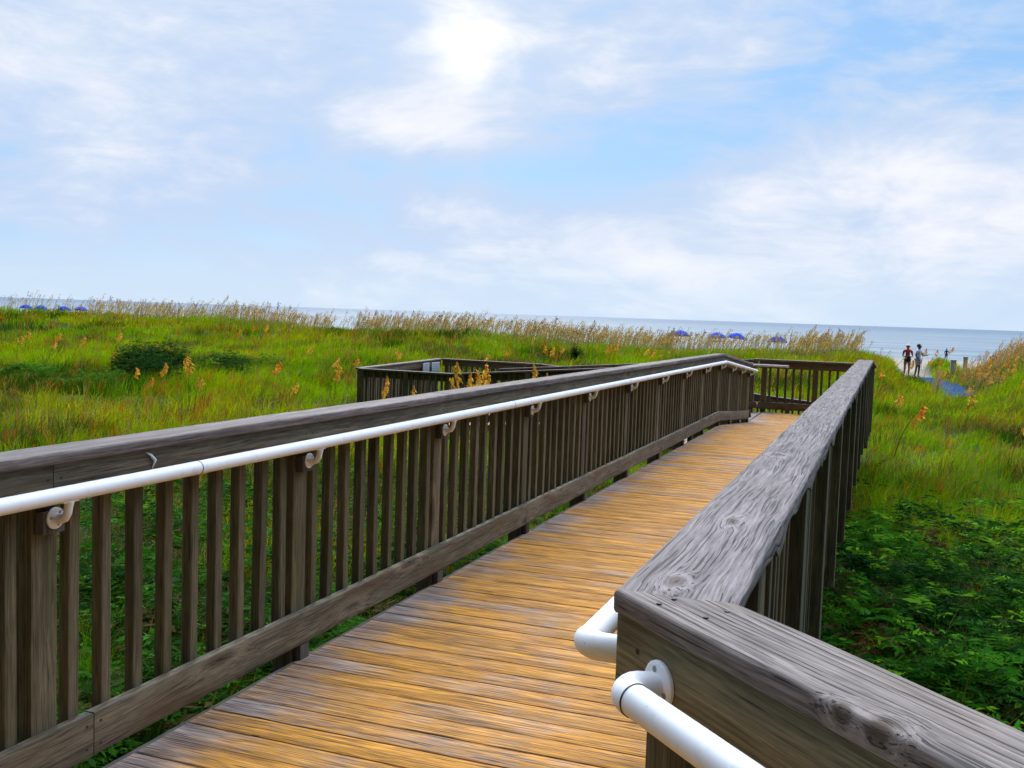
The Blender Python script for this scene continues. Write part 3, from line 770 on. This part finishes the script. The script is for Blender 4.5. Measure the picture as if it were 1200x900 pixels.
def proto(kind, i):
    k = (kind, i)
    if k not in protos:
        if kind == 'near': a = oat_meshes(1.05, .16+.10*i, (GOLD, GOLD, RUST, GOLD)[i], 10+i, 64, .072, .006)
        else: a = oat_meshes(1.30, .10+.10*i, (TAN, TAN, GOLD, TAN)[i], 20+i, 36, .062, .009)
        protos[k] = [list(a), True]
    return protos[k]
def sea_oat(x, y, kind, i, sc, rz, label, group):
    root = empty('sea_oat', (x, y, float(ground(x, y))-.03)); root.rotation_euler.z = rz; root.scale = (sc, sc, sc); tag(root, label, 'sea oats', group)
    pr = proto(kind, i); obs = pr[0]
    for o in obs:
        if pr[1]: q = o
        else: q = o.copy(); COL.objects.link(q)
        q.parent = root
    pr[1] = False
    return root
heads = [(31,395),(131,396),(150,405),(170,399),(152,428),(179,430),(158,440),(208,418),(225,432),(231,444),(306,434),(329,444),(292,384),(307,384),(273,392),(379,418),(394,436),(410,421),(444,424),(348,407),(458,409),
 (460,412),(585,413),(553,422),(633,408),(655,407),(702,412),(753,415),(770,412),(640,413),(712,409),(745,411),(396,430),(58,398),(62,393),(84,395),(20,400)]
rheads = [(1027,437),(1046,470),(1050,497),(1130,473),(1186,497),(1118,441),(1165,434),(1190,446),(1098,425),(1180,436),(1150,428),(1172,428),(1140,440),(1085,424),(1105,415),(1095,418),(1160,418),(1196,430),(1155,445),(1060,430),(1080,416),(1010,440),(1128,452),(1142,432),(1168,440)]
for k, (px, py) in enumerate(heads):
    x, y = at_ground(px, py, .85)
    if on_walk(np.array([x]), np.array([y]), .3)[0]: y += 2.
    sea_oat(x, y, 'near', k % 4, random.uniform(.85, 1.2), random.uniform(-.9, .9), 'golden sea oat stalk nodding over the green grass left of the landing', 'golden sea oats scattered in the grass')
for k, (px, py) in enumerate(rheads):
    x, y = at_ground(px, py, .85)
    if on_walk(np.array([x]), np.array([y]), .3)[0]: x += 1.
    sea_oat(x, y, 'near', k % 3, random.uniform(.95, 1.35), random.uniform(-.9, .9), 'orange gold sea oat stalk in the grass right of the boardwalk', 'golden sea oats around the sand path')
for k, (px, py) in enumerate([(530, 427), (536, 437), (543, 441), (549, 436), (441, 443), (470, 453), (618, 430), (627, 440), (538, 429)]):
    d = rt*((px-600)/FPX)+up*((450-py)/FPX)+fwd; yy = 15.2+1.9*((k*37) % 10)/10; t = yy/d.y; x = d.x*t; zt = EYE+d.z*t
    o = sea_oat(x, yy, 'near', (0, 1, 3)[k % 3], (zt-float(ground(x, yy))+.05)/.93, random.uniform(-.5, .5), 'tall golden sea oat stalk whose drooping head overlaps the ramp platform railing', 'golden sea oats in front of the ramp railing')
    o.scale = (o.scale.x*.55, o.scale.y*.55, o.scale.z)
rg = np.random.default_rng(77); cnt = 0; stuffpos = []
tries = 0
while tries < 8000:
    tries += 1
    px = rg.uniform(-80, 1290)
    a = math.atan2((px-600)/FPX, 1)-YAW; y = 46+5*rg.normal(0, .55); y = float(np.clip(y, 39, 57)); x = y*math.tan(a)
    dens = .25+.75*float(sst(fbm(x/3.1, y*0+1.5, 121), .36, .56))
    if 383 < px < 412 or 1004 < px < 1050: dens *= .10
    if 925 < px < 1000 or px > 1090: dens = max(dens, .6)
    if 785 < px < 922: dens *= .5
    if px < 98: dens *= .3
    if 1050 < px < 1092: continue
    if rg.random() > dens or on_path(np.array([x]), np.array([y]))[0]: continue
    if cnt < 230 and rg.random() < .105:
        sc = float(np.clip(rg.normal(.88, .16), .55, 1.25))
        sea_oat(x, y, 'far', int(rg.choice([0, 1, 2, 3], p=[.38, .32, .12, .18])) if px < 900 else int(rg.choice([0, 1, 2, 3], p=[.10, .12, .66, .12])), sc, rg.uniform(-.6, .6), 'tan sea oat stalk on the dune crest standing out against the sea', 'sea oats along the dune crest'); cnt += 1
    else: stuffpos.append((x, y))
# the rest of the fringe, too many to count
V = []; C = []
for (x, y) in stuffpos:
    z = float(ground(x, y)); h = float(np.clip(rg.normal(1.0, .22), .45, 1.5)); ln = abs(rg.normal(.2, .18))*h; dy = rg.normal(0, .05)
    wv = .009
    sp = lambda t: np.array((x+ln*t*t, y+dy*t, z+h*(t-.12*t**3)))
    for t0, t1 in ((0, .5), (.5, 1)):
        p, q = sp(t0), sp(t1); V += [p+[-wv, 0, 0], p+[wv, 0, 0], q+[wv*.7, 0, 0], q+[-wv*.7, 0, 0]]; C += [np.array((.24, .21, .07))]*4
    g_ = rg.random(); cb = np.array(TAN[0])*(1-g_)+np.array(GOLD[1])*g_
    if x > -.5: cb = np.array(TAN[1])*(1-g_)+np.array(RUST[rg.integers(0, 2)])*g_
    for j in range(10):
        t = .74+.26*j/9; c = sp(t)+np.array((rg.uniform(0, .10), rg.normal(0, .04), rg.uniform(-.09, .02)))
        ax = np.array((rg.uniform(.1, .9), rg.normal(0, .3), rg.uniform(-1, -.2))); ax /= np.linalg.norm(ax); sd = np.cross(ax, rg.normal(0, 1, 3)); sd /= np.linalg.norm(sd)
        L, W = .040, .013; V += [c-ax*L, c+sd*W, c+ax*L, c-sd*W]; C += [cb*rg.uniform(.7, 1.2)]*4
so = npmesh('sea_oats_fringe', np.array(V), np.arange(len(V)).reshape(-1, 4), M['oat'], np.array(C))
tag(so, 'dense fringe of tan sea oats along the dune crest', 'sea oats', kind='stuff')

# ------------------------------------------------------------------ beach umbrellas
Mb = plain('blue_canvas', (.003, .075, .62), .8, .2, 2., spec=.04); Mp = plain('umbrella_pole', (.55, .53, .5), .4)
def make_umbrella():
    root = empty('beach_umbrella')
    rings = [(0, 2.22), (.30, 2.17), (.62, 2.03), (.92, 1.82), (1.05, 1.66), (1.05, 1.58)]
    vs = [Vector((0, 0, rings[0][1]))]; fs = []; n = 16
    for r_, z_ in rings[1:]:
        for j in range(n):
            th = 2*math.pi*j/n; rib = 1. if j % 2 == 0 else .965
            vs.append(Vector((r_*rib*math.cos(th), r_*rib*math.sin(th), z_-(0 if j % 2 == 0 else .02))))
    for j in range(n): fs.append((0, 1+j, 1+(j+1) % n))
    for i in range(len(rings)-2):
        for j in range(n): fs.append((1+i*n+j, 1+(i+1)*n+j, 1+(i+1)*n+(j+1) % n, 1+i*n+(j+1) % n))
    mb = MB(); mb.add(vs, fs); c = mb.build('canopy', Mb, None, ang=60); c.parent = root
    md = c.modifiers.new('thickness', 'SOLIDIFY'); md.thickness = .006
    p = MB().tube([Vector((0, 0, -.9)), Vector((0, 0, 2.2))], .022, 10).build('pole', Mp, None); p.parent = root
    f = MB().tube([Vector((0, 0, 2.21)), Vector((0, 0, 2.24)), Vector((0, 0, 2.30))], [.03, .025, .008], 8).build('finial', Mp, None); f.parent = root
    for k in range(8):
        th = 2*math.pi*k/8
        b = MB().tube([Vector((0.02*math.cos(th), .02*math.sin(th), 1.75)), Vector((.6*math.cos(th), .6*math.sin(th), 2.0))], .006, 5).build('rib', Mp, None); b.parent = root
    return root
def copy_tree(o, parent=None):
    c = o.copy(); COL.objects.link(c); c.parent = parent
    for ch in list(o.children): copy_tree(ch, c)
    return c
U = [(-130.8, 126, -1.76, 'blue beach umbrella at the left border, first of the four far left ones'), (-127.6, 126, -1.80, 'second blue beach umbrella from the left border, standing alone'),
     (-121.9, 125, -1.80, 'third blue beach umbrella from the left border, overlapping its neighbour'), (-120.0, 126.5, -1.74, 'rightmost of the four blue beach umbrellas far left'),
     (-21.86, 112, -1.86, 'blue beach umbrella on its own, just above the crest of the left handrail'), (-17.7, 112, -1.95, 'left one of the two touching blue beach umbrellas above the landing'),
     (-15.9, 112.5, -1.93, 'right one of the two touching blue beach umbrellas above the landing'), (-11.34, 112, -2.14, 'blue beach umbrella half hidden by sea oats, rightmost of all')]
pu = None
for i, (x, y, z, lb) in enumerate(U):
    if pu is None: pu = make_umbrella(); o = pu
    else: o = copy_tree(pu)
    o.location = (x, y, z); o.rotation_euler = (random.uniform(-.08, .08), random.uniform(-.08, .08), random.uniform(0, 1)); tag(o, lb, 'umbrella', 'blue beach umbrellas on the beach')

# ------------------------------------------------------------------ people
def skin_mesh(name, verts, edges, radii, mat, parent, sub=2, root=0):
    me = bpy.data.meshes.new(name); bm = bmesh.new(); ly = bm.verts.layers.skin.verify(); bv = []
    for v, r in zip(verts, radii):
        b = bm.verts.new(v); b[ly].radius = (r, r) if not isinstance(r, tuple) else r; bv.append(b)
    bv[root][ly].use_root = True
    for a, b in edges: bm.edges.new((bv[a], bv[b]))
    bm.to_mesh(me); bm.free()
    ob = bpy.data.objects.new(name, me); COL.objects.link(ob)
    ob.modifiers.new('s', 'SKIN').use_smooth_shade = True
    m = ob.modifiers.new('u', 'SUBSURF'); m.levels = sub; m.render_levels = sub
    bpy.context.view_layer.update(); dg = bpy.context.evaluated_depsgraph_get()
    nm = bpy.data.meshes.new_from_object(ob.evaluated_get(dg)); ob.modifiers.clear(); ob.data = nm; nm.materials.clear(); nm.materials.append(mat); nm.shade_smooth()
    ob.parent = parent; return ob
def person(label, x, y, rz, h, skin, top, bottom, hair, hat=None, arms='side', female=False, long_hair=False):
    s = h/1.75; z0 = float(ground(x, y))
    pelv = (0, 0, .95)
    V = [pelv, (0, .01, 1.12), (0, 0, 1.32), (0, 0, 1.44), (0, -.01, 1.52), (0, -.02, 1.60), (0, -.02, 1.69),
         (.09, 0, .90), (.10, -.02, .50), (.105, .02, .10), (.11, -.13, .03),
         (-.09, 0, .90), (-.11, .03, .50), (-.115, .10, .10), (-.12, -.04, .03)]
    rad = [.115, .105, (.135, .11), (.10, .08), .05, .085, .075, .085, .058, .038, .03, .085, .058, .038, .03]
    E_ = [(0, 1), (1, 2), (2, 3), (3, 4), (4, 5), (5, 6), (0, 7), (7, 8), (8, 9), (9, 10), (0, 11), (11, 12), (12, 13), (13, 14)]
    if arms == 'front': A1 = [(.19, 0, 1.40), (.25, -.02, 1.13), (.12, -.22, 1.08), (.06, -.27, 1.09)]; A2 = [(-.19, 0, 1.40), (-.25, -.02, 1.13), (-.12, -.22, 1.08), (-.06, -.27, 1.09)]
    else: A1 = [(.19, 0, 1.40), (.24, -.10, 1.15), (.20, -.34, 1.20), (.19, -.43, 1.22)]; A2 = [(-.19, 0, 1.40), (-.25, .02, 1.12), (-.22, -.16, .95), (-.20, -.22, .90)]
    for A_ in (A1, A2):
        i = len(V); V += A_; rad += [.058, .042, .032, .034]; E_ += [(3, i), (i, i+1), (i+1, i+2), (i+2, i+3)]
    V = [tuple(c*s for c in v) for v in V]; rad = [tuple(q*s for q in r) if isinstance(r, tuple) else r*s for r in rad]
    root = empty('person', (x, y, z0)); root.rotation_euler.z = rz; tag(root, label, 'person')
    ms = plain('skin_tone', skin, .5, .06); mt = plain('top_cloth', top, .8, .1); mbt = plain('bottom_cloth', bottom, .8, .1); mh = plain('hair_colour', hair, .6, .2)
    skin_mesh('body', V, E_, rad, ms, root)
    i1, i2 = 15, 19
    tv = [V[0], V[1], V[2], V[3], tuple(np.array(V[i1])), tuple(np.array(V[i1])*.45+np.array(V[i1+1])*.55), tuple(np.array(V[i2])), tuple(np.array(V[i2])*.45+np.array(V[i2+1])*.55)]
    skin_mesh('shirt', tv, [(0, 1), (1, 2), (2, 3), (3, 4), (4, 5), (3, 6), (6, 7)], [.135*s, .125*s, (.155*s, .13*s), (.115*s, .09*s), .075*s, .06*s, .075*s, .06*s], mt, root, root=1)
    sv = [V[0], V[7], tuple(np.array(V[7])*.35+np.array(V[8])*.65), V[11], tuple(np.array(V[11])*.35+np.array(V[12])*.65)]
    skin_mesh('shorts', sv, [(0, 1), (1, 2), (0, 3), (3, 4)], [.135*s, .11*s, .085*s, .11*s, .085*s], mbt, root)
    hm = MB().ball((0, .015*s, 1.665*s), .098*s, .11*s, .105*s); hd = hm.build('hair', mh, None, ang=180); hd.parent = root
    fc = MB().ball((0, -.055*s, 1.625*s), .075*s, .07*s, .10*s)            # the face in front of the hair, with nose and ears
    fc.ball((0, -.128*s, 1.62*s), .014*s, .02*s, .022*s, 8, 6)
    for q in (-1, 1): fc.ball((.094*q*s, -.01*s, 1.625*s), .014*s, .022*s, .032*s, 8, 6)
    f = fc.build('face', ms, None, ang=180); f.parent = root
    ey = MB()
    for q in (-1, 1): ey.ball((.03*q*s, -.118*s, 1.64*s), .012*s, .008*s, .008*s, 8, 6)
    ey.ball((0, -.117*s, 1.575*s), .024*s, .008*s, .006*s, 8, 6)
    ey.build('eyes_and_mouth', plain('dark_features', (.04, .02, .02), .5), None).parent = root
    if hat:
        hb = MB(); hb.ball((0, .01*s, 1.70*s), .112*s, .122*s, .085*s); hb.tube([Vector((0, -.02*s, 1.695*s)), Vector((0, -.02*s, 1.705*s))], .165*s, 20)
        hb.build('cap', plain('hat_cloth', hat, .8), None, ang=60).parent = root
    return root
p1 = person('person in white cap and red top, arms folded in front, on the sand path', .92, 57.2, R(8), 1.72, (.45, .17, .08), (.55, .05, .025), (.40, .20, .10), (.12, .07, .04), hat=(.8, .78, .78), arms='front')
p2 = person('dark haired person in white shirt and pale shorts holding one arm out', 1.44, 56.6, R(62), 1.76, (.16, .075, .05), (.72, .70, .86), (.50, .47, .50), (.012, .012, .02), arms='out')
bg = empty('shoulder_bag', (.95, 56.9, float(ground(.95, 56.9))+.96)); tag(bg, 'black bag held in front by the person in the white cap', 'bag')
Mk = plain('black_cloth', (.012, .012, .014), .7)
MB().board((.80-.95, 56.86-56.9, 0), (1.06-.95, 56.90-56.9, 0), (0, 0, 1), .12, .30, .05, ncor=3).build('bag_body', Mk, None).parent = bg
MB().tube([Vector((-.10, 0, .14)), Vector((-.08, 0, .26)), Vector((.03, 0, .30)), Vector((.05, 0, .14))], .012, 8).build('strap', Mk, None).parent = bg
p3 = person('distant person in dark clothes on the beach, seen past the sea oats', 5.75, 118., R(20), 1.38, (.12, .06, .04), (.02, .02, .03), (.02, .02, .03), (.01, .01, .01))

# ------------------------------------------------------------------ blue access mat, posts
def mat_mat():
    m, g, out = newmat('blue_mat_weave')
    tc = g.node('ShaderNodeTexCoord').outputs['Object']; n = g.noise(tc, 3., 4)
    w = g.node('ShaderNodeTexWave', {'Vector': tc, 'Scale': 6.}).outputs['Fac']
    c = g.mix(g.ss(n, .3, .7), (.010, .050, .125), (.03, .085, .16)); c = g.mix(g.m('MULTIPLY', w, .25), c, (.02, .07, .18))
    b = g.node('ShaderNodeBsdfPrincipled', {'Base Color': c, 'Roughness': .9, 'Specular IOR Level': .05}); g.l.new(b.outputs[0], out.inputs[0]); return m
ys = np.linspace(40.3, 56.4, 40); V = []; 
for yy in ys:
    for dx in (-.52, .52): V.append((float(pathx(yy))+.10+dx, yy, 0))
V = np.array(V)
gm = np.max(np.stack([ground(V[:, 0]+d, V[:, 1]) for d in (-.5, 0, .5)]), 0); V[:, 2] = gm+.035
n = len(ys); V2 = V.copy(); V2[:, 2] -= .02
VV = np.concatenate([V, V2]); F = [(2*i, 2*i+1, 2*i+3, 2*i+2) for i in range(n-1)]+[(2*n+2*i+2, 2*n+2*i+3, 2*n+2*i+1, 2*n+2*i) for i in range(n-1)]
F += [(2*i, 2*i+2, 2*n+2*i+2, 2*n+2*i) for i in range(n-1)]+[(2*i+3, 2*i+1, 2*n+2*i+1, 2*n+2*i+3) for i in range(n-1)]
ob = npmesh('access_mat', VV, np.array(F), mat_mat()); tag(ob, 'blue woven beach access mat lying on the sand path below the two people', 'mat')
Mg = plain('blue_grey_paint', (.50, .54, .64), .8, .25)
for (x, y, w_, h_, lb) in ((3.13, 57., .26, .80, 'wider of two pale blue grey posts beside the sand path'), (3.70, 57., .20, .98, 'narrower pale blue grey post, right of the wider one beside the sand path')):
    z = float(ground(x, y)); z = max(z, -.95)
    r = empty('path_post', (x, y, z)); tag(r, lb, 'post', 'pale posts beside the sand path')
    MB().board((0, 0, -.5), (0, 0, h_), (0, 1, 0), w_, w_*.8, .02).build('shaft', Mg, None).parent = r
    MB().board((0, 0, h_), (0, 0, h_+.06), (0, 1, 0), w_+.05, w_*.8+.05, .015).build('post_cap', Mg, None).parent = r

# ------------------------------------------------------------------ daylight
SUN_AZ, SUN_EL = R(-23.4), R(33)      # azimuth from +Y towards +X
sd = Vector((math.sin(SUN_AZ)*math.cos(SUN_EL), math.cos(SUN_AZ)*math.cos(SUN_EL), math.sin(SUN_EL)))
ld = bpy.data.lights.new('sun', 'SUN'); ld.energy = SUN_E = 1.5; ld.angle = R(20); ld.color = (1, .93, .82)
lo = bpy.data.objects.new('sun', ld); COL.objects.link(lo); lo.rotation_euler = sd.to_track_quat('Z', 'Y').to_euler(); lo.location = (0, 0, 30)
W = bpy.data.worlds.new('World'); S.world = W; W.use_nodes = True; W.node_tree.nodes.clear(); g = NT(W.node_tree)
out = g.node('ShaderNodeOutputWorld'); bgN = g.node('ShaderNodeBackground', {'Strength': .1})
sky = g.node('ShaderNodeTexSky'); sky.sky_type = 'NISHITA'; sky.sun_disc = False; sky.sun_elevation = SUN_EL; sky.sun_rotation = SUN_AZ
sky.air_density = 1.; sky.dust_density = .6; sky.ozone_density = 2.
dv = g.node('ShaderNodeTexCoord').outputs['Generated']; dx, dy, dz = g.sep(dv)
az = g.m('ARCTAN2', dx, dy); el = g.m('ARCSINE', dz)
q = g.comb(g.m('MULTIPLY', az, 3.2), g.m('MULTIPLY', el, 6.8), 0.)
wrp = g.noise(g.vm('MULTIPLY', q, (.8, .8, .8)), 1., 3., .5, out='Color')
q2 = g.vm('ADD', q, g.vm('MULTIPLY', g.vm('SUBTRACT', wrp, (.5, .5, .5)), (.9, .7, 0.)))
n1 = g.noise(q2, 1.5, 7., .60); n2 = g.noise(g.vm('MULTIPLY', q2, (2.2, 3., 1.)), 1.6, 5., .6)
cov = g.m('ADD', g.m('MULTIPLY', n1, .85), g.m('MULTIPLY', g.m('SUBTRACT', n2, .5), .55)); cov = g.m('ADD', cov, .19)
#          az     el    raz   rel   amp
blobs = [(-.80, .19, .16, .075, .17), (-.62, .26, .08, .03, .10), (-.446, .175, .12, .022, .18), (-.41, .245, .05, .05, .22), (-.29, .222, .035, .022, .15), (-.154, .246, .03, .02, .10),
         (-.04, .145, .10, .030, .17), (.06, .105, .12, .035, .16), (-.30, .06, .28, .03, .10), (-.36, .10, .09, .012, .10), (-.16, .12, .10, .022, .10), (-.04, .05, .2, .03, .12),
         (-.58, .165, .07, .035, -.18), (-.52, .235, .09, .03, -.15), (-.45, .140, .12, .012, -.16), (-.28, .155, .10, .04, -.17), (.06, .265, .12, .035, -.20), (-.30, .104, .07, .010, -.12), (-.07, .105, .05, .014, -.12), (-.80, .055, .2, .035, -.16), (-.15, .075, .06, .012, -.10), (-.14, .19, .12, .025, -.12)]
for (a0, e0, ra, re2, am) in blobs:
    u = g.m('MULTIPLY', g.m('SUBTRACT', az, a0), 1/ra); v = g.m('MULTIPLY', g.m('SUBTRACT', el, e0), 1/re2)
    d2 = g.m('ADD', g.m('MULTIPLY', u, u), g.m('MULTIPLY', v, v))
    cov = g.m('ADD', cov, g.m('MULTIPLY', g.m('POWER', 2.718, g.m('MULTIPLY', d2, -.5)), am*.9))
cl = g.ss(cov, .37, .66)
K = 7.7
skc = g.mix(.78, sky.outputs[0], (.28*K, .575*K, 1.0*K))
ccol = g.mix(g.ss(cov, .58, .98), (.61*K, .755*K, .99*K), (1.0*K, 1.01*K, 1.07*K))
c = g.mix(cl, skc, ccol)
# horizon whitening and the thin lit cloud in front of the sun
c = g.mix(g.ss(el, .0, .09, .45, 0.), c, (.76*K, .92*K, 1.06*K))
BE = R(14.4); bsd = (math.sin(SUN_AZ)*math.cos(BE), math.cos(SUN_AZ)*math.cos(BE), math.sin(BE))   # the thin bright cloud lies below the sun
sdot = g.m('DIVIDE', g.m('ARCCOSINE', g.vm('DOT_PRODUCT', dv, tuple(bsd))), 1.)
nn = g.noise(q2, 3.2, 4.)
sg_ = g.m('ADD', sdot, g.m('MULTIPLY', g.m('SUBTRACT', nn, .5), .11))
c = g.mix(g.ss(sg_, .0, .062, .95, 0.), c, (1.28*K, 1.25*K, 1.2*K))
c = g.mix(g.ss(sg_, .0, .15, .18, 0.), c, (1.1*K, 1.08*K, 1.1*K))
zen = g.m('MULTIPLY', g.ss(el, .38, 1.0, 1., 7.6), g.ss(dy, -.35, .45, .07, 1.))       # boosts unseen overhead sky and dims it behind the camera, to shape the light
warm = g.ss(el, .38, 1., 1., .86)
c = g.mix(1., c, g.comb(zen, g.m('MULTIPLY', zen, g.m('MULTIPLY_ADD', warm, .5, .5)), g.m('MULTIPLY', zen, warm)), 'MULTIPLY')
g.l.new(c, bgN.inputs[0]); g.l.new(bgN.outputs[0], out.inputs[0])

S.view_settings.view_transform = 'Standard'; S.view_settings.look = 'None'; S.view_settings.gamma = 1; S.view_settings.use_curve_mapping = False
S.view_settings.exposure = .3
S.render.engine = 'CYCLES'; S.cycles.max_bounces = 6; S.cycles.transparent_max_bounces = 4
